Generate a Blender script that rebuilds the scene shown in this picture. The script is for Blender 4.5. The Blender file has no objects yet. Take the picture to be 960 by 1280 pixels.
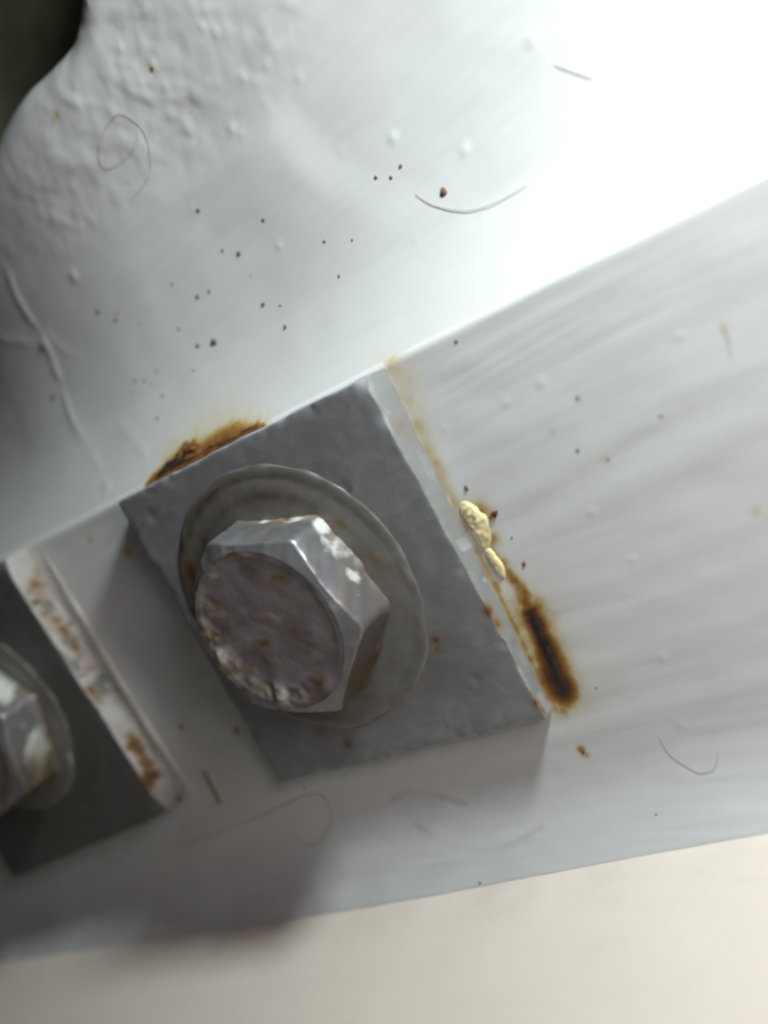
import bpy, math
import numpy as np
from mathutils import Matrix, Vector

# ------------------------------------------------------------------ camera, light, exposure
scene = bpy.context.scene
MM = 0.001                                   # everything below is written in millimetres
CAM_R = np.array([[0.74387491, -0.4421323, -0.50116778],
                  [0.30446283, 0.89174816, -0.33479487],
                  [0.59493907, 0.09645855, 0.79796193]])
CAM_C = np.array([109.06, 23.122, 126.78])
FPX = 1484.77                                # focal length in photo pixels (960 x 1280)

cam_data = bpy.data.cameras.new('camera')
cam = bpy.data.objects.new('camera', cam_data)
scene.collection.objects.link(cam)
m = Matrix.Identity(4)
for i in range(3):
    for j in range(3):
        m[i][j] = CAM_R.T[i][j]
    m[i][3] = CAM_C[i] * MM
cam.matrix_world = m
cam_data.sensor_fit = 'VERTICAL'
cam_data.sensor_height = 36.0
cam_data.lens = FPX / 1280 * 36.0
cam_data.clip_start = 0.002
cam_data.clip_end = 20.0
cam_data.dof.use_dof = True
cam_data.dof.focus_distance = 0.158
cam_data.dof.aperture_fstop = 9.0
scene.camera = cam
scene.cycles.pixel_filter_type = 'GAUSSIAN'
scene.cycles.filter_width = 2.6

world = bpy.data.worlds.new('World')
scene.world = world
world.use_nodes = True
bg = world.node_tree.nodes['Background']
bg.inputs[0].default_value = (1.0, 0.94, 0.88, 1)
bg.inputs[1].default_value = 0.016


def area_lamp(name, pos, target, size, watts, color):
    ld = bpy.data.lights.new(name, 'AREA')
    ld.shape = 'DISK'
    ld.size = size * MM
    ld.energy = watts
    ld.color = color
    o = bpy.data.objects.new(name, ld)
    scene.collection.objects.link(o)
    o.location = Vector(pos) * MM
    d = (Vector(target) - Vector(pos))
    o.rotation_euler = d.to_track_quat('-Z', 'Y').to_euler()
    return o


area_lamp('low_lamp', (140, 124, 31), (20, 10, 0), 30, 0.475, (0.89, 1.0, 0.99))
area_lamp('fill_lamp', (176, 52, 92), (0, 0, 0), 90, 0.116, (1.0, 0.93, 0.945))  # soft fill added from the right to lift the shadows

vs = scene.view_settings
vs.view_transform = 'Standard'
vs.look = 'None'
vs.exposure = 0.0
vs.gamma = 1.0
vs.use_curve_mapping = False

# ------------------------------------------------------------------ maths helpers
RNG = np.random.default_rng(7)
TAB = RNG.random((256, 256))


def vnoise(x, y, seed=0):
    x = np.asarray(x, float) + seed * 17.31
    y = np.asarray(y, float) + seed * 9.77
    xi = np.floor(x).astype(int); yi = np.floor(y).astype(int)
    fx = x - xi; fy = y - yi
    fx = fx * fx * fx * (fx * (fx * 6 - 15) + 10); fy = fy * fy * fy * (fy * (fy * 6 - 15) + 10)
    g = lambda a, b: TAB[a % 256, b % 256]
    a = g(xi, yi) * (1 - fx) + g(xi + 1, yi) * fx
    b = g(xi, yi + 1) * (1 - fx) + g(xi + 1, yi + 1) * fx
    return (a * (1 - fy) + b * fy) * 2 - 1


def fbm(x, y, o=4, seed=0):
    s = 0; a = 1; t = 0
    for k in range(o):
        s = s + a * vnoise(x * 2 ** k, y * 2 ** k, seed + k * 3); t += a; a *= .5
    return s / t


def sstep(a, b, x):
    t = np.clip((x - a) / (b - a), 0, 1)
    return t * t * (3 - 2 * t)


def seg_dist(X, Y, pts):
    """distance to a polyline and position (0..1) along it"""
    best = np.full(np.shape(X), 1e9); tt = np.zeros(np.shape(X))
    n = len(pts) - 1
    for k in range(n):
        (ax, ay), (bx, by) = pts[k][:2], pts[k + 1][:2]
        dx, dy = bx - ax, by - ay
        L = dx * dx + dy * dy + 1e-12
        t = np.clip(((X - ax) * dx + (Y - ay) * dy) / L, 0, 1)
        d = np.hypot(X - ax - t * dx, Y - ay - t * dy)
        w = d < best
        best = np.where(w, d, best); tt = np.where(w, (k + t) / n, tt)
    return best, tt


def in_poly(X, Y, P):
    c = np.zeros(np.shape(X), bool)
    n = len(P)
    for i in range(n):
        x1, y1 = P[i][:2]; x2, y2 = P[(i + 1) % n][:2]
        if y1 == y2:
            continue
        w = ((y1 > Y) != (y2 > Y)) & (X < (x2 - x1) * (Y - y1) / (y2 - y1) + x1)
        c ^= w
    return c


def spline(P, n=12):
    P = [np.asarray(p, float) for p in P]
    Q = [2 * P[0] - P[1]] + P + [2 * P[-1] - P[-2]]
    out = []
    for k in range(1, len(Q) - 2):
        for j in range(n):
            t = j / n
            a, b, c, d = Q[k - 1], Q[k], Q[k + 1], Q[k + 2]
            out.append(.5 * (2 * b + (c - a) * t + (2 * a - 5 * b + 4 * c - d) * t * t + (3 * b - a - 3 * c + d) * t ** 3))
    out.append(P[-1])
    return out


CREASE = 25.69
WALL_Y = -47.8
T1, T2 = 5.57, 2.46                          # tapered square washer: thick and thin side
KY = (T1 - T2) / 50


def wall_shift(x):
    return .036 * 12 * np.log1p(np.exp((np.asarray(x, float) + 25) / 12))


def shoulder_z(x, y):
    d = np.maximum(np.asarray(y, float) - CREASE, 0)
    xx = np.asarray(x, float)
    sc = 7.0 + 8.5 * sstep(-35, 45, xx)
    A = sc * (.14 + 1.0 * sstep(-60, 8, xx))
    lean = .25 * -np.log1p(np.exp(-(xx - 15) / 9.0)) * 9.0        # sinks towards its far left end
    return -(A * (1 - np.exp(-d / sc)) - .07 * np.maximum(d - 12, 0)) + lean * (1 - np.exp(-d / 14.0))


def ray(px, py):
    d = CAM_R.T @ np.array([(px - 480) / FPX, -(py - 640) / FPX, -1.0])
    return d


def on_flange(px, py, z=0.0):
    d = ray(px, py); t = (z - CAM_C[2]) / d[2]
    return CAM_C + t * d


def on_plate(px, py, dz=0.0):
    d = ray(px, py)
    z0 = (T1 + T2) / 2 + dz
    t = (z0 + KY * CAM_C[1] - CAM_C[2]) / (d[2] - KY * d[1])
    return CAM_C + t * d


def on_side(px, py, x=25.0):
    d = ray(px, py); t = (x - CAM_C[0]) / d[0]
    return CAM_C + t * d


def on_shoulder(px, py):
    d = ray(px, py)
    lo, hi = 60.0, 320.0
    f = lambda t: CAM_C[2] + t * d[2] - shoulder_z(CAM_C[0] + t * d[0], CAM_C[1] + t * d[1])
    for _ in range(60):
        mid = (lo + hi) / 2
        if f(mid) > 0:
            lo = mid
        else:
            hi = mid
    return CAM_C + lo * d


def surf(px, py):
    p = on_flange(px, py)
    return p if p[1] < CREASE else on_shoulder(px, py)


# ------------------------------------------------------------------ mesh helpers
def mesh_object(name, verts, faces, mat, parent=None, smooth=True, attrs=None, origin=(0, 0, 0)):
    v = (np.asarray(verts, float) - np.asarray(origin, float)) * MM
    me = bpy.data.meshes.new(name)
    f = np.asarray(faces) if len({len(q) for q in faces[:1]}) and all_same(faces) else None
    if f is not None:
        me.vertices.add(len(v)); me.vertices.foreach_set('co', v.ravel())
        n, k = f.shape
        me.loops.add(n * k); me.loops.foreach_set('vertex_index', f.ravel().astype(np.int32))
        me.polygons.add(n)
        me.polygons.foreach_set('loop_start', np.arange(0, n * k, k, dtype=np.int32))
        me.polygons.foreach_set('loop_total', np.full(n, k, dtype=np.int32))
        me.update(calc_edges=True)
    else:
        me.from_pydata([tuple(q) for q in v], [], [tuple(int(i) for i in q) for q in faces])
    me.validate()
    if smooth:
        me.polygons.foreach_set('use_smooth', np.ones(len(me.polygons), bool))
    for an, av in (attrs or {}).items():
        a = me.attributes.new(an, 'FLOAT', 'POINT')
        a.data.foreach_set('value', np.asarray(av, np.float32).ravel())
    me.materials.append(mat)
    o = bpy.data.objects.new(name, me)
    scene.collection.objects.link(o)
    if parent is not None:
        o.parent = parent
    else:
        o.location = Vector(origin) * MM
    return o


def all_same(faces):
    if isinstance(faces, np.ndarray):
        return True
    return len({len(q) for q in faces}) == 1


def grid_faces(nu, nv, wrap=False):
    u = np.arange(nu if wrap else nu - 1); v = np.arange(nv - 1)
    U, V = np.meshgrid(u, v, indexing='ij')
    U2 = (U + 1) % nu
    return np.stack([U * nv + V, U2 * nv + V, U2 * nv + V + 1, U * nv + V + 1], -1).reshape(-1, 4)


def tag(o, label, cat, group=None):
    o['label'] = label; o['category'] = cat
    if group:
        o['group'] = group


def root(name, loc, label, cat, group=None):
    o = bpy.data.objects.new(name, None)
    o.empty_display_size = 0.005
    scene.collection.objects.link(o)
    o.location = Vector(loc) * MM
    tag(o, label, cat, group)
    return o


# ------------------------------------------------------------------ materials
class NT:
    def __init__(s, name):
        s.m = bpy.data.materials.new(name); s.m.use_nodes = True
        s.t = s.m.node_tree; s.b = s.t.nodes['Principled BSDF']

    def n(s, typ, **kw):
        x = s.t.nodes.new(typ)
        for k, v in kw.items():
            if k.startswith('i_'):
                x.inputs[k[2:].replace('_', ' ')].default_value = v
            else:
                setattr(x, k, v)
        return x

    def l(s, a, b):
        s.t.links.new(a, b)

    def attr(s, name):
        return s.n('ShaderNodeAttribute', attribute_name=name).outputs['Fac']

    def noise(s, scale, detail=4, rough=.55, vec=None, dist=0):
        x = s.n('ShaderNodeTexNoise'); x.inputs['Scale'].default_value = scale
        x.inputs['Detail'].default_value = detail; x.inputs['Roughness'].default_value = rough
        x.inputs['Distortion'].default_value = dist
        if vec is None:
            vec = s.n('ShaderNodeTexCoord').outputs['Object']
        s.l(vec, x.inputs['Vector'])
        return x.outputs['Fac']

    def mapped(s, scale, rot=(0, 0, 0)):
        c = s.n('ShaderNodeTexCoord'); mp = s.n('ShaderNodeMapping')
        mp.inputs['Scale'].default_value = scale; mp.inputs['Rotation'].default_value = rot
        s.l(c.outputs['Object'], mp.inputs['Vector'])
        return mp.outputs['Vector']

    def ramp(s, fac, stops):
        r = s.n('ShaderNodeValToRGB'); e = r.color_ramp.elements
        while len(e) < len(stops):
            e.new(.5)
        for k, (p, c) in enumerate(stops):
            e[k].position = p; e[k].color = (*c, 1) if len(c) == 3 else c
        s.l(fac, r.inputs['Fac'])
        return r.outputs['Color']

    def math(s, op, a, b=None, c=None):
        x = s.n('ShaderNodeMath', operation=op)
        for k, v in enumerate((a, b, c)):
            if v is None:
                continue
            if isinstance(v, (int, float)):
                x.inputs[k].default_value = v
            else:
                s.l(v, x.inputs[k])
        return x.outputs[0]

    def mix(s, fac, a, b):
        x = s.n('ShaderNodeMix', data_type='RGBA')
        for k, v in ((0, fac), (6, a), (7, b)):
            if isinstance(v, (int, float)):
                x.inputs[k].default_value = v
            elif isinstance(v, tuple):
                x.inputs[k].default_value = (*v, 1)
            else:
                s.l(v, x.inputs[k])
        return x.outputs[2]

    def bump(s, h, strength, dist):
        x = s.n('ShaderNodeBump'); x.inputs['Strength'].default_value = strength
        x.inputs['Distance'].default_value = dist
        s.l(h, x.inputs['Height'])
        s.l(x.outputs['Normal'], s.b.inputs['Normal'])


RUST_M = [(0.0, (.17, .115, .06)), (.3, (.175, .10, .04)), (.6, (.095, .045, .018)), (1.0, (.02, .011, .007))]
RUST = [(0.0, (.62, .57, .33)), (.22, (.46, .33, .10)), (.45, (.27, .115, .02)), (.68, (.10, .035, .008)), (1.0, (.018, .010, .007))]


def paint_material(name, base, tint, rough=.34, rough_scale=1.0):
    t = NT(name)
    big = t.noise(35, 3)
    col = t.mix(t.math('MULTIPLY', big, .55), base, tint)
    fine = t.noise(900, 4, .6)
    mott = t.noise(160, 4, .6)
    col = t.mix(t.math('MULTIPLY', t.math('SUBTRACT', mott, .35), .25), col, tuple(c * .8 for c in tint))
    # thin faint brush lines of dirt lying in the paint
    st = t.noise(1.0, 4, .6, t.mapped((60, 900, 300), (0, 0, math.radians(-4))))
    col = t.mix(t.math('MULTIPLY', t.math('SUBTRACT', st, .5), .5), col, tuple(c * .72 for c in tint))
    g = t.attr('grime')
    gm = t.math('MULTIPLY', g, t.math('ADD', .45, mott))
    col = t.mix(gm, col, (.20, .165, .12))
    r = t.attr('rust')
    rn = t.math('ADD', r, t.math('MULTIPLY', t.math('SUBTRACT', t.noise(420, 5, .65), .5), t.math('MULTIPLY', t.math('MINIMUM', r, .4), 1.3)))
    cover = t.math('MINIMUM', t.math('MULTIPLY', rn, 3.2), 1.0)
    cover = t.math('MAXIMUM', cover, 0.0)
    col = t.mix(cover, col, t.ramp(rn, RUST))
    t.l(col, t.b.inputs['Base Color'])
    ro = t.math('ADD', rough, t.math('MULTIPLY', cover, .45))
    ro = t.math('ADD', ro, t.math('MULTIPLY', t.math('SUBTRACT', mott, .5), .25))
    t.l(ro, t.b.inputs['Roughness'])
    h = t.math('ADD', t.math('MULTIPLY', fine, .35), t.math('MULTIPLY', st, .9))
    t.bump(h, .16 * rough_scale, .00012)
    return t.m


M_FLANGE = paint_material('white_gloss_paint', (.77, .772, .785), (.68, .685, .68))
M_SHOULDER = paint_material('white_casting_paint', (.63, .622, .63), (.555, .543, .54), .36)
M_WALL = paint_material('cream_paint', (.82, .72, .645), (.77, .675, .605), .42, .6)


def metal_material(name, base, dark, light, metallic=.35, rough=.5, paint=(.185, .19, .187)):
    t = NT(name)
    n1 = t.noise(60, 5, .6, dist=.4); n2 = t.noise(420, 5, .65); n3 = t.noise(1500, 3, .6)
    col = t.mix(n1, dark, base)
    col = t.mix(t.math('MULTIPLY', t.math('MAXIMUM', t.math('SUBTRACT', n2, .45), 0), 1.6), col, light)
    sc = t.noise(1.0, 3, .6, t.mapped((90, 1400, 400), (0, 0, math.radians(38))))
    col = t.mix(t.math('MULTIPLY', t.math('MAXIMUM', t.math('SUBTRACT', sc, .58), 0), 1.5), col, light)
    p = t.attr('paint')
    pn = t.math('MULTIPLY', t.math('SUBTRACT', t.math('ADD', p, t.math('MULTIPLY', n2, .6)), .62), 6)
    pn = t.math('MINIMUM', t.math('MAXIMUM', pn, 0), 1)
    col = t.mix(pn, col, paint)
    g = t.attr('grime')
    col = t.mix(t.math('MULTIPLY', g, t.math('ADD', .5, n2)), col, (.115, .088, .055))
    r = t.attr('rust')
    rn = t.math('ADD', r, t.math('MULTIPLY', t.math('SUBTRACT', n2, .5), t.math('MULTIPLY', t.math('MINIMUM', r, .5), 1.8)))
    cover = t.math('MINIMUM', t.math('MAXIMUM', t.math('MULTIPLY', rn, 2.2), 0), 1)
    col = t.mix(cover, col, t.ramp(rn, RUST_M))
    t.l(col, t.b.inputs['Base Color'])
    mt = t.math('MULTIPLY', t.math('SUBTRACT', 1.0, t.math('MAXIMUM', cover, pn)), metallic)
    t.l(mt, t.b.inputs['Metallic'])
    ro = t.math('ADD', rough, t.math('MULTIPLY', t.math('SUBTRACT', n2, .5), .3))
    t.l(t.math('ADD', ro, t.math('MULTIPLY', cover, .3)), t.b.inputs['Roughness'])
    h = t.math('ADD', t.math('MULTIPLY', n2, .6), t.math('MULTIPLY', n3, .4))
    t.bump(h, .35, .00012)
    return t.m


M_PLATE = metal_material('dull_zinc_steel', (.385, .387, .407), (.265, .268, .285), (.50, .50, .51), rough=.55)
M_PLATE2 = metal_material('shaded_zinc_steel', (.17, .168, .16), (.115, .12, .11), (.22, .22, .20), rough=.55, paint=(.31, .29, .285))  # same zinc as the other washer, base colour darkened for weaker light
M_BOLT = metal_material('worn_bolt_steel', (.235, .23, .245), (.18, .178, .19), (.33, .33, .33), .5, .36, (.58, .60, .56))  # leftover paint, its tone lightened to add a glint on the facet
M_FACE = metal_material('stained_bolt_steel', (.36, .315, .33), (.27, .235, .25), (.43, .38, .35), .25, .5, (.40, .355, .285))
M_RING = metal_material('grimy_washer_steel', (.285, .275, .265), (.19, .18, .168), (.37, .36, .34), .3, .56)


def rust_material(name, shift):
    t = NT(name)
    n = t.noise(500, 6, .7)
    c = t.ramp(t.math('ADD', t.math('MULTIPLY', n, .9), shift), [(.25, (.36, .17, .035)), (.5, (.16, .06, .014)), (.72, (.065, .024, .009)), (.95, (.022, .011, .007))])
    t.l(c, t.b.inputs['Base Color'])
    t.b.inputs['Roughness'].default_value = .8
    t.bump(t.noise(1300, 5, .7), .8, .0003)
    return t.m


M_CRUST = rust_material('dark_rust_crust', .55)
M_CRUST_ORANGE = rust_material('orange_rust_crust', .0)


def plain(name, col, rough=.5, var=.25, scale=600, transmission=0, coat=0):
    t = NT(name)
    n = t.noise(scale, 4, .6)
    c = t.mix(n, tuple(x * (1 - var) for x in col), tuple(min(1, x * (1 + var)) for x in col))
    t.l(c, t.b.inputs['Base Color'])
    t.b.inputs['Roughness'].default_value = rough
    t.b.inputs['Coat Weight'].default_value = coat
    return t.m


M_SPECK = plain('rust_speck', (.18, .095, .055), .7, .6, 300)
M_BUMP = plain('paint_nib', (.64, .64, .64), .3, .05)
M_BEAD = plain('dirty_paint_bead', (.42, .385, .34), .5, .3, 250)
M_BLOB = plain('amber_stained_paint', (.76, .64, .36), .10, .28, 320, coat=.6)
M_HAIR = plain('brown_hair', (.38, .27, .21), .5, .2)
M_HAIRP = plain('pale_hair', (.36, .33, .25), .5, .2)


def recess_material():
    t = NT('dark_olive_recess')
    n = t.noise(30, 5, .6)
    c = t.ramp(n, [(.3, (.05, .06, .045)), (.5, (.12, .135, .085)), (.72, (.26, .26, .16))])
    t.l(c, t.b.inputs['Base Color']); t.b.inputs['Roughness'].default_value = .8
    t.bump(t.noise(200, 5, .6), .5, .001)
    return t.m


M_RECESS = recess_material()

# ------------------------------------------------------------------ the painted beam
beam = root('painted_beam', (0, 0, -12), 'white painted steel beam with brush marks and rust stains, carrying the two bolts', 'beam')
BO = np.array([0, 0, -12.0])

# --- stain shapes shared by flange and shoulder (positions in mm on the beam)
Px = lambda pts: [tuple(surf(*q)[:2]) for q in pts]
right_edge_line = [(25.2, 25), (25.2, -25)]
crust_line = [tuple(on_flange(*q)[:2]) for q in [(664, 768), (682, 808), (701, 862)]]
top_rust = [(-23.2, 25.4), (-13, 25.4), (2.5, 25.4)]


def rust_field(X, Y):
    w1 = fbm(X / 2.2, Y / 2.2, 4, 1); w2 = fbm(X / .8, Y / .8, 3, 5)
    r = np.zeros(np.shape(X))
    # pale yellow bleeding along the washer's right side
    d, t = seg_dist(X, Y, right_edge_line)
    wid = 1.0 + .4 * np.sin(t * 9) + 2.2 * np.exp(-(t / .16) ** 2)
    amt = .13 + .14 * np.exp(-((t - .62) / .14) ** 2) + .06 * np.exp(-((t - .35) / .12) ** 2) + .05 * np.exp(-(t / .25) ** 2)
    r = np.maximum(r, amt * (1 + .6 * w1) * np.exp(-(d / (wid * 1.1)) ** 2) * (X > 24.6) * sstep(26.1, 25.6, Y))
    # brown crust stain and its halo
    d, t = seg_dist(X, Y, crust_line)
    d = np.maximum(d + .3 * w1 + .12 * w2, 0)
    r = np.maximum(r, .98 * np.exp(-(d / (1.25 + 1.0 * t)) ** 2.0))
    r = np.maximum(r, .36 * np.exp(-(d / 3.3) ** 2))
    r = np.maximum(r, .12 * np.exp(-(d / 5.5) ** 2))
    # start of the stain further up the edge
    for (px, py, s, a) in [(690, 770, 1.6, .2), (600, 640, 1.7, .36), (612, 675, 1.5, .38), (628, 705, 1.1, .4),
                           (727, 937, .7, .42), (733, 944, .5, .35), (703, 888, 1.2, .3), (757, 575, .8, .12),
                           (722, 498, .5, .2), (905, 410, .6, .14), (945, 640, .6, .18), (690, 540, .5, .16), (760, 850, 2.5, .07), (740, 820, 2.5, .06)]:
        c = on_flange(px, py)
        r = np.maximum(r, a * np.exp(-(np.hypot(X - c[0], Y - c[1]) / s) ** 2))
    d, t = seg_dist(X, Y, [tuple(on_flange(*q)[:2]) for q in [(596, 655), (622, 700), (645, 730), (668, 772)]])
    r = np.maximum(r, (.2 + .38 * t) * (1 + .5 * w1) * np.exp(-(d / (.5 + .9 * t)) ** 2))
    r = np.maximum(r, .1 * np.exp(-(d / (1.2 + 1.6 * t)) ** 2))
    d, t = seg_dist(X, Y, [(25.3, -6), (25.3, -24.6)])
    r = np.maximum(r, (.34 + .1 * w2) * np.exp(-(d / (.75 + .3 * w1)) ** 2))
    # orange stain above the washer's top edge
    d, t = seg_dist(X, Y, top_rust)
    env = np.sin(np.clip(t, .02, .98) * math.pi) ** .6
    dd = np.maximum(d + .8 * w1 + .4 * w2, 0)
    r = np.maximum(r, (.62 + .12 * w2) * np.exp(-(dd / (2.7 * env + .2)) ** 2))
    r = np.maximum(r, .22 * np.exp(-(dd / (5.2 * env + .4)) ** 2))
    c = (24, 26.2)
    r = np.maximum(r, .08 * np.exp(-((X - c[0]) / 3.0) ** 2 - ((Y - c[1]) / .5) ** 2))
    # stains beside the other washer and in the gap
    d, t = seg_dist(X, Y, [(-53.2, 24), (-48.0, -23)])
    r = np.maximum(r, (.14 + .25 * w1) * np.exp(-(d / .6) ** 2))
    for (px, py, s, a) in [(160, 690, 1.2, .28), (172, 640, .8, .2), (226, 908, .7, .36), (295, 915, .9, .26), (112, 675, .8, .2), (240, 750, .8, .15)]:
        c = on_flange(px, py)
        r = np.maximum(r, a * np.exp(-(np.hypot(X - c[0], Y - c[1]) / s) ** 2))
    d, t = seg_dist(X, Y, [tuple(on_flange(*q)[:2]) for q in [(255, 966), (274, 1002)]])
    r = np.maximum(r, .55 * np.exp(-(d / .42) ** 2))
    return np.clip(r, 0, 1)


def grime_field(X, Y):
    g = np.zeros(np.shape(X))
    w = .5 + .5 * fbm(X / 5, Y / 5, 4, 11)
    d, t = seg_dist(X, Y, [(25.3, 25), (25.3, -25.2), (-25, -25.4)])
    g = np.maximum(g, .30 * np.exp(-(d / 1.6) ** 2) * w)
    # dirt between and below the washers, on the corner to the wall
    g = np.maximum(g, .18 * sstep(-22, -34, X) * sstep(12, -20, Y) * w)
    g = np.maximum(g, .2 * np.exp(-(np.hypot((X + 27) / 2.5, (Y - 20) / 7)) ** 2) * w)
    g = np.maximum(g, .25 * sstep(-36, -46, Y) * sstep(30, -30, X) * w)
    # a faint brown tide line on the flange below the washer
    for line in ([(490, 1000), (520, 990), (582, 1004)], [(520, 1030), (565, 1053), (625, 1055), (680, 1030)]):
        d, t = seg_dist(X, Y, [tuple(q) for q in spline([on_flange(*q)[:2] for q in line], 8)])
        g = np.maximum(g, .30 * np.exp(-((d + .1 * vnoise(X / 1.5, Y / 1.5, 12)) / .5) ** 2) * np.clip(.75 + .5 * vnoise(X / 2.2, Y / 2.2, 17), 0, 1))
    return g


# --- flange: flat sheet from the wall corner to the crease
xs = np.arange(-175, 150.01, .42)
ys = np.concatenate([np.arange(WALL_Y, CREASE - 1.2, .36), np.linspace(CREASE - 1.2, CREASE, 9)])
X, Y = np.meshgrid(xs, ys, indexing='ij')
yw = Y + .06 * (X - 60) * 0
wob = 2.2 * vnoise(X / 45, Y / 30, 2)
sm = .25 + .75 * sstep(-.2, .6, vnoise(X / 30, Y / 11, 8))
Z = 1.7 * sm * (.022 * vnoise(X / 38, (yw + wob) / 1.7 + .03 * X, 3) + .010 * vnoise(X / 22, (yw + wob) / .7, 4)) + .10 * fbm(X / 16, Y / 9, 3, 6)
Z += .05 * vnoise((X + .25 * Y) / 40, (Y - .10 * X + wob) / 2.6, 9)
Z *= sstep(CREASE, CREASE - 1.5, Y) * .9 + .1
Z -= .55 * (np.clip((Y - (CREASE - 1.2)) / 1.2, 0, 1)) ** 2.2          # rounded over at the crease
fil = np.clip((wall_shift(X) + WALL_Y + 13 - Y) / 13, 0, 1)                                 # hollow corner to the wall
Z += 3.0 * fil ** 2.0
FLANGE_BUMPS = [(560, 700, .5), (555, 535, .3), (632, 503, .35), (828, 822, .4), (850, 905, .5), (676, 478, .5), (790, 700, .3), (850, 420, .35), (740, 640, .35)]
for (px, py, s) in FLANGE_BUMPS:
    c = on_flange(px, py)
    Z += .06 * np.exp(-(np.hypot(X - c[0], Y - c[1]) / (s + .15)) ** 2)
crease_z = Z[:, -1].copy()
FLX, FLY, FLZ = xs, ys, Z
V = np.stack([X, Y, Z], -1).reshape(-1, 3)
flange = mesh_object('flange', V, grid_faces(len(xs), len(ys)), M_FLANGE, beam, attrs={'rust': rust_field(X, Y), 'grime': grime_field(X, Y)}, origin=BO)

# --- wall rising along the lower side, running on from the hollow corner
zs = np.concatenate([np.arange(3, 12, .5), np.arange(12, 90, 1.6)])
xw = np.arange(-175, 150.01, .84)
X2, Z2 = np.meshgrid(xw, zs, indexing='ij')
ramp0 = sstep(3, 5, Z2)
Y2 = wall_shift(X2) + WALL_Y - .55 * (Z2 - 3) + ramp0 * (.12 * fbm(X2 / 18, Z2 / 12, 4, 21) + .03 * vnoise(X2 / 30, Z2 / 1.8, 22))
zbase = np.full(len(xw), 2.93)
Z2 = Z2 + (zbase - 3)[:, None] * (1 - ramp0)
Vw = np.stack([X2, Y2, Z2], -1).reshape(-1, 3)
fw = grid_faces(len(xw), len(zs))[:, ::-1]
gw = .22 * np.exp(-((Z2 - 3) / 5.0) ** 2) * (.5 + .5 * fbm(X2 / 6, Z2 / 6, 3, 30))
mesh_object('web', Vw, fw, M_WALL, beam, attrs={'rust': np.zeros(X2.size), 'grime': gw}, origin=BO)

# --- shoulder: falls away beyond the crease, with rough casting skin at its far end
HOLE_PX = [(114, -40), (106, 0), (101, 40), (88, 78), (58, 112), (26, 143), (4, 178), (-22, 235), (-52, 320), (-90, 420), (-140, 520), (-220, 610)]
hole_curve = [tuple(on_shoulder(*q)[:2]) for q in HOLE_PX]
hole_curve = [tuple(q) for q in spline(hole_curve, 5)]
a0 = np.array(hole_curve[0]); a1 = np.array(hole_curve[1]); up = (a0 - a1) / np.linalg.norm(a0 - a1)
far = a0 + up * 90
e0 = np.array(hole_curve[-1]); e1 = np.array(hole_curve[-2]); dn = (e0 - e1) / np.linalg.norm(e0 - e1)
hole_line = [tuple(far)] + hole_curve + [(-190, 26.5)]
hole_poly = hole_line + [(-400, 26.5), (-400, 400), (far[0], 400)]

ROUGH_PX = [(395, -60), (392, 60), (372, 110), (330, 165), (262, 222), (190, 268), (110, 320), (40, 360), (-80, 400)]
rough_line = [tuple(on_shoulder(*q)[:2]) for q in ROUGH_PX]
rough_poly = rough_line + [(-300, 90), (-300, 300), (150, 300)]

xs = np.arange(-150, 150.01, .5)
ys = np.concatenate([CREASE + np.array([0, .12, .26, .44, .68, 1.0]), np.arange(CREASE + 1.4, 165, .5)])
X, Y = np.meshgrid(xs, ys, indexing='ij')
Z = shoulder_z(X, Y)
d = Y - CREASE
# join to the rounded crease
cz = np.interp(xs, np.arange(-175, 150.01, .42), crease_z)
Z += (cz)[:, None] * np.exp(-d / 3.5)
far_in = sstep(.3, 5, d)
# gentle brush ridges of the paint
Z += far_in * (.05 * vnoise((X + .35 * Y) / 30, (Y - .25 * X) / 2.2, 13) + .16 * fbm(X / 17, Y / 14, 3, 14) + .02 * vnoise((X + .35 * Y) / 18, (Y - .25 * X) / .9, 15))
# rough raised casting skin
dr, _ = seg_dist(X, Y, rough_line)
sd = np.where(in_poly(X, Y, rough_poly), dr, -dr)
rm = sstep(-4.5, 7, sd + 2.2 * fbm(X / 9, Y / 9, 3, 40))
step_line = [tuple(on_shoulder(*q)[:2]) for q in [(-80, 400), (40, 358), (110, 318), (190, 262), (262, 216), (338, 166), (372, 208), (410, 244), (470, 270)]]
qe = on_shoulder(640, 330)
step_line.append((qe[0], qe[1])); step_line.append((qe[0] + 60, qe[1] - 5))
step_poly = step_line + [(300, 60), (300, 300), (-300, 300), (-300, 90)]
ds, _ = seg_dist(X, Y, step_line)
sds = np.where(in_poly(X, Y, step_poly), ds, -ds)
cc = on_shoulder(330, 172)
Z -= .55 * sstep(-1.5, 6.0, sds) * np.exp(-(np.hypot(X - cc[0], Y - cc[1]) / 24) ** 2)
lump = np.maximum(fbm((X + 2.5 * vnoise(X / 7, Y / 7, 47)) / 3.4 + .25 * Y, Y / 5.2, 2, 41) * 1.3, -.2)
core = np.zeros_like(X)
for (px, py, s, a) in [(150, 90, 16, 1.0), (195, 85, 14, .9), (230, 60, 14, .7), (120, 160, 13, .7), (90, 240, 12, .7), (330, 50, 14, .45), (270, 160, 10, .3), (60, 330, 8, .4), (95, 345, 4, .8)]:
    c = on_shoulder(px, py)
    core = np.maximum(core, a * np.exp(-(np.hypot(X - c[0], Y - c[1]) / s) ** 2))
Z += rm * (.19 * core * lump + .12 * core * np.clip(vnoise(X / 1.7, Y / 1.9, 42), -.1, 1) + .10 * fbm(X / 5, Y / 6, 4, 43))
Z += rm * .02 * vnoise(X / 1.1 - .35 * Y, Y / 9, 44) * (.3 + core)
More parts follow.
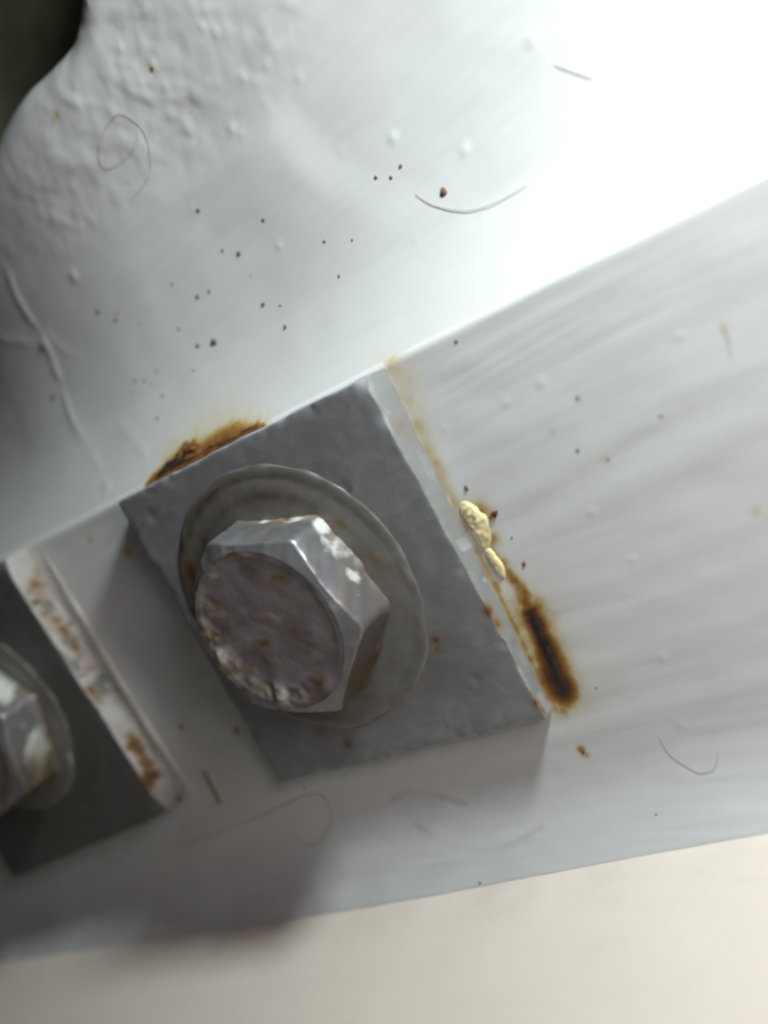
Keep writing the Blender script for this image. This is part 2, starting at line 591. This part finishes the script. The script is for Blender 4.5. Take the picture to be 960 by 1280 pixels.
# paint runs: raised thin ridges near the washer's corner
for pts, hgt, wd in [([(8, 335), (24, 375), (55, 425), (72, 468), (92, 528), (124, 588), (133, 612)], .55, .55),
                     ([(0, 424), (30, 428), (58, 428)], .3, .5),
                     ([(148, 528), (168, 548), (182, 570)], .3, .6),
                     ([(62, 420), (82, 440), (100, 448)], .3, .7)]:
    dd, t = seg_dist(X, Y, [tuple(q) for q in spline([on_shoulder(*q)[:2] for q in pts], 6)])
    Z += .34 * hgt * np.exp(-(dd / (wd * (1 + .4 * vnoise(X / 4, Y / 4, 51)))) ** 2) * (.65 + .7 * vnoise(X / 2.4, Y / 2.4, 50))
SH_BUMPS = [(490, 172, .6, .45), (580, 187, .6, .4), (665, 50, .8, .4), (288, 162, .7, .4), (349, 308, .4, .4), (93, 345, .8, .5), (188, 80, .6, .5), (176, 105, .5, .4), (205, 110, .5, .35),
            (150, 60, .6, .5), (240, 262, .4, .25), (266, 40, .7, .4), (250, 34, .5, .4), (300, 96, .5, .3), (330, 82, .6, .3), (372, 98, .5, .3), (300, 168, .4, .3), (425, 190, .4, .2), (520, 300, .4, .2)]
for (px, py, s, hgt) in SH_BUMPS:
    c = on_shoulder(px, py)
    Z += .42 * hgt * np.exp(-(np.hypot(X - c[0], Y - c[1]) / s) ** 2)
# rounded lip and side of the casting at the open hole
dh, _ = seg_dist(X, Y, hole_line)
ins = in_poly(X, Y, hole_poly)
sdh = np.where(ins, dh, -dh) + 3.0
rr = 7.0
e = np.clip(sdh, 0, rr * .985)
Z -= np.where(sdh > 0, rr - np.sqrt(rr * rr - e * e), 0)
Z -= np.where(sdh > rr * .985, (sdh - rr * .985) * 9, 0)
keep = sdh < 9.5
gr = .16 * rm * (.5 + .5 * fbm(X / 4, Y / 5, 4, 61)) + .22 * core * rm * np.clip(vnoise(X / 1.8, Y / 2.6, 62), 0, 1)
gr += .10 * np.exp(-(d / 10) ** 2) * sstep(-10, -35, X)
ru = rust_field(X, Y)
for (px, py, s, a) in [(70, 143, .5, .4), (66, 150, .4, .35), (186, 86, .4, .3), (146, 392, .45, .32), (340, 128, .3, .15), (355, 285, .8, .08)]:
    c = on_shoulder(px, py)
    ru = np.maximum(ru, a * np.exp(-(np.hypot(X - c[0], Y - c[1]) / s) ** 2))
F = grid_faces(len(xs), len(ys))
kk = keep.ravel()
F = F[kk[F].all(1)]
used = np.unique(F); remap = np.full(X.size, -1); remap[used] = np.arange(len(used))
V = np.stack([X, Y, Z], -1).reshape(-1, 3)[used]
mesh_object('shoulder', V, remap[F], M_SHOULDER, beam, attrs={'rust': ru.ravel()[used], 'grime': gr.ravel()[used]}, origin=BO)
SHX, SHY, SHZ = xs, ys, Z


def sh_height(x, y):
    i = int(np.clip(np.searchsorted(SHX, x), 1, len(SHX) - 1)); j = int(np.clip(np.searchsorted(SHY, y), 1, len(SHY) - 1))
    return float(max(SHZ[i, j], SHZ[i - 1, j], SHZ[i, j - 1], SHZ[i - 1, j - 1]))


def fl_height(x, y):
    i = int(np.clip(np.searchsorted(FLX, x), 1, len(FLX) - 1)); j = int(np.clip(np.searchsorted(FLY, y), 1, len(FLY) - 1))
    return float(max(FLZ[i, j], FLZ[i - 1, j], FLZ[i, j - 1], FLZ[i - 1, j - 1]))


def surf_top(px, py):
    p = surf(px, py)
    if p[1] > CREASE + .2:
        return np.array([p[0], p[1], sh_height(p[0], p[1])])
    z = 0.0
    for _ in range(6):                       # settle on the uneven sheet
        z = fl_height(p[0], p[1])
        p = on_flange(px, py, z)
    return np.array([p[0], p[1], z])


# --- dark hollow behind the casting
n = 40
xr = np.linspace(-220, 30, n); yr = np.linspace(20, 260, n)
Xr, Yr = np.meshgrid(xr, yr, indexing='ij')
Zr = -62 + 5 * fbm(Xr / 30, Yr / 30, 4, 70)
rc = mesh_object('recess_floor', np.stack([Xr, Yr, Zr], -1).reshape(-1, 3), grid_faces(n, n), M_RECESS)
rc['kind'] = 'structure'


# ------------------------------------------------------------------ lumps: crusts, blobs, specks
def lump_mesh(line, width, height, zf, seed, nu=40, nv=14, rough=.35):
    """an uneven bead lying along a polyline of (x, y) points"""
    P = np.array([q[:2] for q in spline([np.array(q[:2]) for q in line], max(2, nu // max(1, len(line) - 1)))])
    T = np.gradient(P, axis=0); T /= np.linalg.norm(T, axis=1)[:, None] + 1e-9
    N = np.stack([-T[:, 1], T[:, 0]], 1)
    s = np.linspace(0, 1, len(P))
    env = np.sqrt(np.clip(1 - (2 * s - 1) ** 2, .0004, 1))
    a = np.linspace(0, math.pi, nv)
    V = []
    for i in range(len(P)):
        for k in range(nv):
            w = width * env[i] * (1 + rough * vnoise(s[i] * 9, k * .35, seed))
            h = height * env[i] * (1 + rough * 1.6 * vnoise(s[i] * 14, k * .7, seed + 1))
            q = P[i] + N[i] * math.cos(a[k]) * w
            V.append((q[0], q[1], zf(q[0], q[1]) - .06 + math.sin(a[k]) * h))
    return V, grid_faces(len(P), nv)


flat = lambda x, y: 0.0
V, F = lump_mesh(crust_line, .9, .16, flat, 1, 60, 16)
mesh_object('rust_crust', V, F, M_CRUST, beam, origin=BO)
V, F = lump_mesh([(-21.6, 25.9), (-17, 26.15), (-12, 26.2), (-6, 26.0), (1.5, 25.75)], .34, .22, lambda x, y: sh_height(x, y), 3, 60, 12, .5)
mesh_object('rust_crust', V, F, M_CRUST_ORANGE, beam, origin=BO)
V, F = lump_mesh([(-21.4, 25.8), (-19, 26.2), (-16.5, 26.4), (-14, 26.0)], .7, .3, lambda x, y: sh_height(x, y), 4, 40, 12, .5)
mesh_object('rust_crust', V, F, M_CRUST, beam, origin=BO)
V, F = lump_mesh([(-17.5, 27.0), (-15, 27.5), (-11.5, 27.0)], .7, .35, lambda x, y: sh_height(x, y), 5, 40, 12, .6)
mesh_object('rust_crust', V, F, M_CRUST_ORANGE, beam, origin=BO)
V, F = lump_mesh([tuple(on_flange(*q)[:2]) for q in [(576, 628), (590, 643), (601, 661), (607, 688)]], 1.5, .6, flat, 8, 44, 16, .18)
mesh_object('paint_blob', V, F, M_BLOB, beam, origin=BO)
V, F = lump_mesh([tuple(on_flange(*q)[:2]) for q in [(606, 684), (620, 703), (630, 724)]], .75, .4, flat, 9, 24, 12, .15)
mesh_object('paint_blob', V, F, M_BLOB, beam, origin=BO)
V, F = lump_mesh([(-52.5, 23.2), (-51.2, 10), (-49.6, -6), (-47.9, -22), (-48.6, -24.6)], .55, .6, flat, 31, 120, 10, .3)
mesh_object('paint_bead', V, F, M_BEAD, beam, origin=BO)
# brown scabs over the blob
V, F = lump_mesh([tuple(on_flange(*q)[:2]) for q in [(612, 648), (622, 638)]], .35, .35, flat, 12, 14, 10, .5)
mesh_object('rust_crust', V, F, M_CRUST_ORANGE, beam, origin=BO)

SPECKS = [(190, 85, 2), (247, 263, 2.5), (329, 275, 2), (298, 317, 3.5), (278, 313, 2), (405, 302, 2.2), (247, 371, 2.8), (262, 364, 2), (329, 380, 2.8),
          (350, 382, 2), (357, 408, 2.2), (247, 433, 3), (268, 428, 5), (123, 389, 3.2), (145, 400, 3), (52, 435, 3.2), (555, 240, 4.5), (500, 208, 2.5),
          (488, 222, 2.2), (469, 222, 1.8), (170, 475, 2), (165, 490, 1.8), (203, 495, 2), (180, 476, 1.6), (197, 463, 1.4), (190, 480, 1.3), (67, 495, 2.5),
          (224, 411, 1.6), (215, 355, 1.5), (313, 345, 1.3), (197, 522, 1.6), (242, 463, 1.5), (175, 405, 1.3), (424, 345, 1.5), (440, 300, 1.3),
          (570, 427, 2.0), (583, 610, 3.6), (655, 705, 3.2), (722, 563, 1.8), (760, 574, 1.4), (722, 498, 1.6), (729, 940, 2.6), (826, 520, 1.5),
          (600, 1104, 2), (640, 672, 1.5), (745, 860, 1.2),
          (380, 985, 1.4), (430, 968, 1.6), (295, 912, 2.8), (230, 1033, 2), (250, 935, 1.5), (820, 1018, 1.3)]
VV = []; FF = []
rs = np.random.default_rng(3)
for (px, py, r) in SPECKS:
    c = surf_top(px, py)
    R_ = r / 8.0 * (1.0 if py > 300 else 1.12)
    b = len(VV); k = 9
    el = rs.uniform(.65, 1.2); an = rs.uniform(0, 3.1)
    for ring, (q, zz) in enumerate([(1.0, -.05), (.75, .5), (.35, .75)]):
        for j in range(k):
            t = j / k * 2 * math.pi
            rr_ = R_ * q * rs.uniform(.75, 1.2)
            x, y = rr_ * math.cos(t) * el, rr_ * math.sin(t)
            VV.append((c[0] + x * math.cos(an) - y * math.sin(an), c[1] + x * math.sin(an) + y * math.cos(an), c[2] + zz * R_ * .5))
    VV.append((c[0], c[1], c[2] + R_ * .42))
    for ring in range(2):
        for j in range(k):
            FF.append((b + ring * k + j, b + ring * k + (j + 1) % k, b + (ring + 1) * k + (j + 1) % k, b + (ring + 1) * k + j))
    for j in range(k):
        FF.append((b + 2 * k + j, b + 2 * k + (j + 1) % k, b + 3 * k))
sp = mesh_object('rust_specks', VV, FF, M_SPECK, beam, origin=BO)
sp['kind'] = 'stuff'


# ------------------------------------------------------------------ square tapered washers
def box_surface(hx, hy, hz, step, r):
    """closed rounded box, centred, finely gridded"""
    def axis(h):
        inner = np.linspace(-h + r, h - r, max(3, int(2 * h / step)))
        lo = -h + r - r * np.tan(np.linspace(math.pi / 4, 0, 4)[:-1]); hi = -lo[::-1]
        return np.concatenate([lo, inner, hi])
    ax, ay, az = axis(hx), axis(hy), axis(hz)
    Vs = []; Fs = []; off = 0
    H = (hx, hy, hz); AX = (ax, ay, az)
    for a in range(3):
        u, v = [(1, 2), (2, 0), (0, 1)][a]
        for sgn in (-1, 1):
            U, W = np.meshgrid(AX[u], AX[v], indexing='ij')
            P = np.zeros(U.shape + (3,)); P[..., u] = U; P[..., v] = W; P[..., a] = sgn * H[a]
            f = grid_faces(len(AX[u]), len(AX[v]))
            if sgn < 0:
                f = f[:, ::-1]
            Vs.append(P.reshape(-1, 3)); Fs.append(f + off); off += U.size
    V = np.concatenate(Vs); F = np.concatenate(Fs)
    key = np.round(V * 1e4).astype(np.int64)
    uq, idx, inv = np.unique(key, axis=0, return_index=True, return_inverse=True)
    V = V[idx]; F = inv.ravel()[F]
    inner = np.clip(V, -np.array(H) + r, np.array(H) - r)
    dv = V - inner; L = np.linalg.norm(dv, axis=1)[:, None]
    return inner + np.where(L > 1e-9, dv / np.maximum(L, 1e-9) * r, 0), F


def square_washer(cx, cy, rz, t1, t2, mat, label, rust_spots, chips, seed, side_rust, side_paint):
    half = 25.0
    ro = root('square_washer', (cx, cy, 0), label, 'washer', 'square tapered washers under the bolts')
    V, F = box_surface(half, half, 1.0, .55, .28)
    x, y, w = V[:, 0].copy(), V[:, 1].copy(), (V[:, 2] + 1) / 2
    th = t2 + (t1 - t2) * (y + half) / (2 * half)
    z = w * th
    # knocked, uneven edges
    edge = np.exp(-((half - np.maximum(abs(x), abs(y))) / .8) ** 2)
    z -= w * edge * np.clip(.5 * fbm(x / 2.2, y / 2.2, 3, seed), 0, 1)
    z += w * .05 * fbm(x / 12, y / 12, 3, seed + 2)
    sx = np.exp(-((half - abs(x)) / .5) ** 2) * np.sign(x)
    x += sx * .26 * fbm(y / 3, w * 1.6, 4, seed + 3)
    sy = np.exp(-((half - abs(y)) / .5) ** 2) * np.sign(y)
    y += sy * .26 * fbm(x / 3, w * 1.6, 4, seed + 4)
    for (qx, qy, s, dep) in chips:
        z -= w * dep * np.exp(-(np.hypot(x - qx, y - qy) / s) ** 2)
    c, s_ = math.cos(rz), math.sin(rz)
    W = np.stack([cx + x * c - y * s_, cy + x * s_ + y * c, z], 1)
    rust = np.zeros(len(V))
    for p, s, a in rust_spots:
        dd = np.linalg.norm((W - np.array(p)) / np.array(s), axis=1)
        rust = np.maximum(rust, a * np.exp(-dd ** 2))
    side = (x > half - .12) & (w < .97)
    sr = .5 * side_rust * (fbm(y / 2.4 + w * .9, w * 2.2 + y / 9, 4, seed + 7) + .12)
    rust = np.maximum(rust, np.where(side, np.clip(sr, 0, .75), 0))
    if side_rust > .4:
        for (y0, y1, w0, w1_, wd, a) in [(21, 16, .22, .3, .10, .5), (19, -3, .62, .36, .13, .55), (14, 2, .40, .20, .07, .5), (18, 12, .85, .75, .10, .4), (-1, -3, .9, .85, .12, .5), (-9, -13, .72, .66, .22, .5), (-12, -18.5, .62, .5, .22, .8)]:
            tt = np.clip((y - y0) / (y1 - y0), 0, 1)
            dy = np.maximum(np.maximum(y - y0, y1 - y), 0)
            q = ((w - (w0 + (w1_ - w0) * tt) + .10 * fbm(y / 1.6, w * 3, 3, seed + 21)) / wd) ** 2 + (dy / 1.0) ** 2
            rust = np.maximum(rust, np.where(side, 1.35 * a * np.exp(-q) * np.clip(.75 + .9 * fbm(y / 1.1, w * 5, 3, seed + 22), 0, 1.2), 0))
    # thin rust line where the side meets the paint
    rust = np.maximum(rust, np.where((x > half - .2), .3 * np.exp(-(w * th / .45) ** 2) * (.6 + fbm(y / 3, w, 3, seed + 8)), 0))
    gr = .38 * np.exp(-((np.hypot(x, y) - 18.5) / 3.5) ** 2) * (.5 + .5 * fbm(x / 4, y / 4, 3, seed + 9)) * (w > .9)
    gr += .30 * np.clip(fbm(x / 9, y / 9, 4, seed + 10) - .1, 0, 1) * (w > .9)
    pt = np.where(side, side_paint + .25 * fbm(y / 5, w * 2, 3, seed + 12), 0.0)
    pt = np.maximum(pt, .55 * np.exp(-(np.hypot((x - half) / .5, (w - 1) * th / .5)) ** 2))
    if side_rust < .4:
        for (px, py, s1) in [(437, 611, .55), (560, 909, .4), (470, 668, .35), (492, 655, .3), (178, 655, .4), (588, 860, .3)]:
            q = on_plate(px, py)
            pt = np.maximum(pt, .95 * np.exp(-(np.hypot((x - q[0]) / s1, (y - q[1]) / s1)) ** 2) * (w > .9))
    mesh_object('plate', W, F, mat, ro, attrs={'rust': np.clip(rust, 0, 1), 'grime': np.clip(gr, 0, 1), 'paint': pt}, origin=(cx, cy, 0))
    return ro


spots = []
for (px, py, s, a) in [(499, 535, 1.2, .42), (505, 545, .9, .4), (560, 640, .6, .2), (611, 763, 1.0, .5), (622, 778, 1.0, .48), (640, 805, .6, .3), (672, 880, .9, .6), (680, 888, .8, .6), (590, 690, .6, .2)]:
    p = on_side(px, py)
    spots.append((p, (s, s * 1.3, s * .8), a))
for (px, py, s, a) in [(435, 930, 1.0, .5), (545, 800, .9, .55), (548, 812, .7, .45), (490, 800, 1.2, .5), (470, 850, 1.0, .35), (185, 612, .7, .3), (252, 658, .9, .7), (400, 915, 1.2, .25)]:
    p = on_plate(px, py)
    spots.append((p, (s, s, .8), a))
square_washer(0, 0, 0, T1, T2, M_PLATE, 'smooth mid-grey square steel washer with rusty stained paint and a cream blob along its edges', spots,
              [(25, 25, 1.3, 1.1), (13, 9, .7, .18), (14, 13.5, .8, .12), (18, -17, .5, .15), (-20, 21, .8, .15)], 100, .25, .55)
spots2 = []
for (px, py, s, a) in [(178, 945, 1.4, .55), (172, 935, 1.2, .42), (185, 975, 1.5, .85), (110, 810, 1.0, .5), (95, 790, 1.1, .5), (85, 775, 1.0, .5), (72, 765, .9, .45), (60, 715, 1.0, .5), (120, 825, .9, .5),
                       (133, 850, .9, .5), (145, 860, .8, .5), (118, 875, .7, .5), (42, 745, 1.0, .4), (40, 735, 1.0, .4), (150, 875, .8, .45)]:
    p = on_side(px, py, -52.0 + (900 - py) / 300 * -1.6 + .8)
    spots2.append((p, (1.6, s * 1.3, s * .8), a))
square_washer(-77.35, -2.4, math.radians(6.2), 6.0, 5.0, M_PLATE2, 'shade-darkened grey square steel washer with brown rust streaks along its pale thick side', spots2,
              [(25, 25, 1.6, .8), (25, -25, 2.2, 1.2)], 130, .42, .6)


# ------------------------------------------------------------------ round washers and hex bolts
def frame(t1, t2):
    n_ = np.array([0, -(t1 - t2) / 50, 1.0]); n_ /= np.linalg.norm(n_)
    e1_ = np.array([1.0, 0, 0]); e2_ = np.cross(n_, e1_)
    return e1_, e2_, n_


def top_z(y, cy, t1, t2):
    return t2 + (t1 - t2) * (y - cy + 25) / 50


def lathe(base, fr, prof, seg, jitter, seed):
    e1_, e2_, n_ = fr
    th = np.arange(seg) / seg * 2 * math.pi
    V = np.zeros((seg, len(prof), 3)); A = np.zeros((seg, len(prof), 3))
    for k, (r, z) in enumerate(prof):
        nz = jitter * fbm(np.cos(th) * 3 + r, np.sin(th) * 3 + z, 3, seed)
        rr_ = r * (1 + nz * .25); zz = z + nz * .6 * (z > .05)
        V[:, k] = base + (np.cos(th) * rr_)[:, None] * e1_ + (np.sin(th) * rr_)[:, None] * e2_ + zz[:, None] * n_
        A[:, k] = np.stack([th, np.full(seg, r), np.full(seg, z)], 1)
    return V.reshape(-1, 3), grid_faces(seg, len(prof), True), A.reshape(-1, 3)


def round_washer(bx, by, bz, fr, label, ro_=18.6, seed=1):
    base = np.array([bx, by, bz])
    # shallow stepped rings, as of paint worn round the bolt
    prof = [(ro_, -.1), (ro_ - .1, .04), (ro_ - .5, .10), (ro_ - 1.0, .15), (ro_ - 1.8, .13), (ro_ - 2.6, .15), (ro_ - 3.6, .28), (ro_ - 4.6, .31), (ro_ - 6.0, .30), (ro_ - 8.5, .30)]
    V, F, A = lathe(base, fr, prof, 220, .13, seed)
    th, r = A[:, 0], A[:, 1]
    rust = .9 * np.clip(fbm(np.cos(th) * 6, np.sin(th) * 6 + r * .5, 4, seed + 3) - .02, 0, 1)
    rust *= sstep(ro_ - 1.0, ro_ - 4, r) * (.35 + .65 * (np.cos(th + .5) > .2))
    rust = np.maximum(rust, .6 * np.exp(-((th - 2.62) / .16) ** 2) * np.exp(-((r - (ro_ - 2.5)) / 1.6) ** 2))
    arc = .5 + .5 * np.cos(th - 1.9)
    gr = (.25 + .75 * arc) * (.45 + .55 * fbm(np.cos(th) * 7, np.sin(th) * 7 + r * 1.3, 4, seed + 5)) * (np.exp(-((r - (ro_ - 1.6)) / .6) ** 2) + .9 * np.exp(-((r - (ro_ - 4.6)) / 1.0) ** 2)) + .18 * arc
    gr = np.clip(gr * 1.25, 0, 1)
    o = mesh_object('round_washer', V, F, M_RING, None, attrs={'rust': rust, 'grime': gr, 'paint': np.zeros(len(V))}, origin=base)
    tag(o, label, 'washer', 'round washers under the bolt heads')
    return o


def hex_bolt(bx, by, bz, fr, ang, Rh, h, label, seed, paint_dirs):
    base = np.array([bx, by, bz])
    ro = root('hex_bolt', base, label, 'bolt', 'hex head bolts')
    e1_, e2_, n_ = fr
    seg = 240
    th = np.arange(seg) / seg * 2 * math.pi
    af = Rh * math.cos(math.pi / 6)
    ph = (th - ang) % (math.pi / 3) - math.pi / 6
    rhex = af / np.cos(ph)
    # soften the corners a little
    rhex = np.minimum(rhex, Rh * .985)
    rc_ = af * .93
    tanc = math.tan(math.radians(27))
    zside = h - (rhex - rc_) * tanc
    rows = []
    for q in np.linspace(0, 1, 13):
        rows.append((rhex, zside * q, 0))
    for q in np.linspace(0, 1, 7)[1:]:
        rows.append((rhex + (rc_ - rhex) * q, zside + (h - zside) * q, 1))
    nr = len(rows)
    V = np.zeros((seg, nr, 3)); paint = np.zeros((seg, nr)); rust = np.zeros((seg, nr)); gr = np.zeros((seg, nr))
    corner = np.exp(-((abs(ph) - math.pi / 6) / .10) ** 2)
    for k, (r, z, kind) in enumerate(rows):
        zz = np.asarray(z) * np.ones(seg)
        u, v = np.cos(th) * 4, np.sin(th) * 4
        nz = .10 * fbm(u, v + zz * .35, 4, seed) + .07 * vnoise(u * 4, v * 4 + zz * .9, seed + 1)
        edge = np.exp(-((zz - zside) / .9) ** 2)
        nz -= .30 * edge * np.clip(vnoise(u * 1.4, v * 1.4, seed + 2), 0, 1)
        low = np.exp(-(zz / .8) ** 2)
        nz += .55 * low * np.clip(vnoise(u * 1.7 + 3, v * 1.7, seed + 5), 0, 1)
        rr_ = r + nz
        V[:, k] = base + (np.cos(th) * rr_)[:, None] * e1_ + (np.sin(th) * rr_)[:, None] * e2_ + (zz + .25 * nz * (kind == 1))[:, None] * n_
        for (a, wd, z0, zw, amt) in paint_dirs:
            da = (th - a + math.pi) % (2 * math.pi) - math.pi
            paint[:, k] = np.maximum(paint[:, k], amt * np.exp(-(da / wd) ** 2 - ((zz - z0) / zw) ** 2))
        paint[:, k] += .25 * fbm(u * 1.5, v * 1.5 + zz * .4, 3, seed + 7) * (kind == 0)
        rust[:, k] = .5 * np.exp(-(zz / 1.1) ** 2) * np.clip(.35 + fbm(u * 2, v * 2 + zz, 3, seed + 9), 0, 1)
        rust[:, k] += .45 * np.clip(fbm(u * 1.4, v * 1.4 + zz * .3, 4, seed + 10) - .28, 0, 1)
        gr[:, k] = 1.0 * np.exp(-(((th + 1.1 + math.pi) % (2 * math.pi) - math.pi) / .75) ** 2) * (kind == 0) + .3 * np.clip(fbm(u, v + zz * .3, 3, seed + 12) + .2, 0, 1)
    mesh_object('head', V.reshape(-1, 3), grid_faces(seg, nr, True), M_BOLT, ro, attrs={'rust': np.clip(rust, 0, 1).ravel(), 'grime': gr.ravel(), 'paint': paint.ravel()}, origin=base)
    # end face: stained, pitted disc with a worn rim
    nr = 34
    rad = np.linspace(0, 1, nr) ** .85
    seg2 = 160
    th = np.arange(seg2) / seg2 * 2 * math.pi
    T, R2 = np.meshgrid(th, rad, indexing='ij')
    r = R2 * (rc_ + .12)
    u, v = np.cos(T) * r, np.sin(T) * r
    zz = h - .12 + .045 * fbm(u / 2.5, v / 2.5, 4, seed + 20) + .14 * np.exp(-((r - rc_ * .955) / .55) ** 2) * (.7 + .5 * vnoise(np.cos(T) * 5, np.sin(T) * 5, seed + 21))
    zz = np.where(R2 > .97, h - .05, zz)
    low_left = sstep(-.1, .9, np.cos(T - math.radians(215)))
    rim = np.exp(-((r - rc_ * .86) / 1.7) ** 2)
    scabs = np.clip(vnoise(np.cos(T) * 5.2, np.sin(T) * 4.2, seed + 23), 0, 1) * rim * low_left
    zz += .7 * scabs + .3 * np.clip(vnoise(u / .9, v / .9, seed + 24), 0, 1) * rim * low_left
    paint = .55 * rim * low_left * (.6 + .6 * vnoise(u / 1.7, v / 1.7, seed + 25)) + .5 * np.clip(fbm(u / 3.2, v / 3.2, 4, seed + 26) + .05, 0, 1)
    paint = np.maximum(paint, .75 * np.clip(fbm(u / 3.0, v / 3.0, 4, seed + 33) + .08 - .03 * u + .015 * v, 0, 1))
    for (qx, qy, s, a) in [(-7, 6, 2.2, .5), (-5, 2.5, 1.6, .4), (2, 8, 1.6, .35), (6, -1, 1.1, .3)]:
        paint = np.maximum(paint, a * np.exp(-(np.hypot(u - qx, v - qy) / s) ** 2))
    rust = .7 * np.clip(fbm(u / 2.6, v / 2.6, 4, seed + 28) - .12, 0, 1) + .35 * rim * low_left * np.clip(vnoise(u / 1.2, v / 1.2, seed + 29), 0, 1)
    gr = .75 * np.clip(fbm(u / 3, v / 3, 4, seed + 30) + .1, 0, 1) 
    V = base + u[..., None] * e1_ + v[..., None] * e2_ + zz[..., None] * n_
    mesh_object('end_face', V.reshape(-1, 3), grid_faces(seg2, nr, True), M_FACE, ro, attrs={'rust': np.clip(rust, 0, 1).ravel(), 'grime': gr.ravel(), 'paint': paint.ravel()}, origin=base)
    return ro


f1 = frame(T1, T2)
f2 = frame(6.0, 5.0)
WZ = .3
round_washer(-2.9, 1.5, top_z(1.5, 0, T1, T2), f1, 'thin grimy round washer lying on the mid-grey square washer with the cream blob beside it', 20.6, 200)
hex_bolt(-2.085, .885, top_z(.885, 0, T1, T2) + WZ, f1, -.2936, 14.63, 8.63,
         'worn hex bolt head with brown stained end face, standing on the mid-grey square washer', 300,
         [(.42, .26, 1.2, 3.0, .55), (.15, .16, 2.5, 1.6, .62), (.70, .12, .8, 1.5, .7), (1.2, .5, .2, 1.1, .62), (.0, .2, 4.5, 1.5, .35)])
round_washer(-78.2, -.6, top_z(-.6, -2.4, 6.0, 5.0), f2, 'thin grimy round washer lying on the shade-darkened square washer with the rust-streaked side', 17.4, 240)
hex_bolt(-79.0, -1.0, top_z(-1.0, -2.4, 6.0, 5.0) + WZ, f2, math.radians(12), 14.63, 8.6,
         'hex bolt head with pale facets, standing on the shade-darkened square washer with the rust-streaked side', 340,
         [(-.3, .5, 3, 4.0, .5), (.7, .6, 3, 4.0, .6)])


# ------------------------------------------------------------------ stray hairs
def hair(pts, r, mat, label):
    P = [surf_top(*q) for q in pts]
    P = np.array(spline(P, 8))
    for k in range(len(P)):
        if P[k, 1] > CREASE + .2:
            P[k, 2] = sh_height(P[k, 0], P[k, 1]) + r * 1.2
        else:
            P[k, 2] = fl_height(P[k, 0], P[k, 1]) + r * 1.2
    for _ in range(2):
        P[1:-1, 2] = (P[:-2, 2] + P[1:-1, 2] + P[2:, 2]) / 3 + .01
    T = np.gradient(P, axis=0); T /= np.linalg.norm(T, axis=1)[:, None] + 1e-9
    up_ = np.array([.1, .2, 1.0])
    A = np.cross(T, up_); A /= np.linalg.norm(A, axis=1)[:, None]
    B = np.cross(T, A)
    k = 6; s = np.linspace(0, 1, len(P)); rr_ = r * (.35 + .65 * np.sin(np.clip(s, .03, .97) * math.pi) ** .4)
    th = np.arange(k) / k * 2 * math.pi
    V = P[:, None] + rr_[:, None, None] * (np.cos(th)[None, :, None] * A[:, None] + np.sin(th)[None, :, None] * B[:, None])
    F = []
    for i in range(len(P) - 1):
        for j in range(k):
            F.append((i * k + j, (i + 1) * k + j, (i + 1) * k + (j + 1) % k, i * k + (j + 1) % k))
    o = mesh_object('hair', V.reshape(-1, 3), np.array(F), mat, None, origin=P[0])
    tag(o, label, 'hair', 'stray hairs stuck to the paint')


hair([(163, 252), (178, 233), (187, 210), (182, 172), (165, 150), (147, 143), (131, 163), (123, 195), (133, 211), (155, 200), (170, 180), (170, 162)], .035, M_HAIR,
     'fine brown hair curled into a loop on the rough casting skin')
hair([(519, 242), (545, 257), (585, 263), (622, 252), (659, 231)], .05, M_HAIRP, 'pale arched hair lying on the bright shoulder of the beam')
hair([(694, 81), (718, 89), (743, 98)], .045, M_HAIRP, 'short straight hair on the brightest part of the shoulder')
hair([(215, 1060), (268, 1042), (330, 1018), (385, 994), (408, 1000), (414, 1030), (400, 1052), (380, 1056), (360, 1036)], .035, M_HAIR, 'looped hair on the shaded flange below the whole washer')
hair([(824, 921), (836, 941), (858, 957), (876, 966), (893, 960), (899, 942)], .027, M_HAIRP, 'hooked hair on the lit flange near the wall')
hair([(903, 404), (911, 424), (914, 448)], .035, M_HAIRP, 'short pale hair on the flange just below the crease')
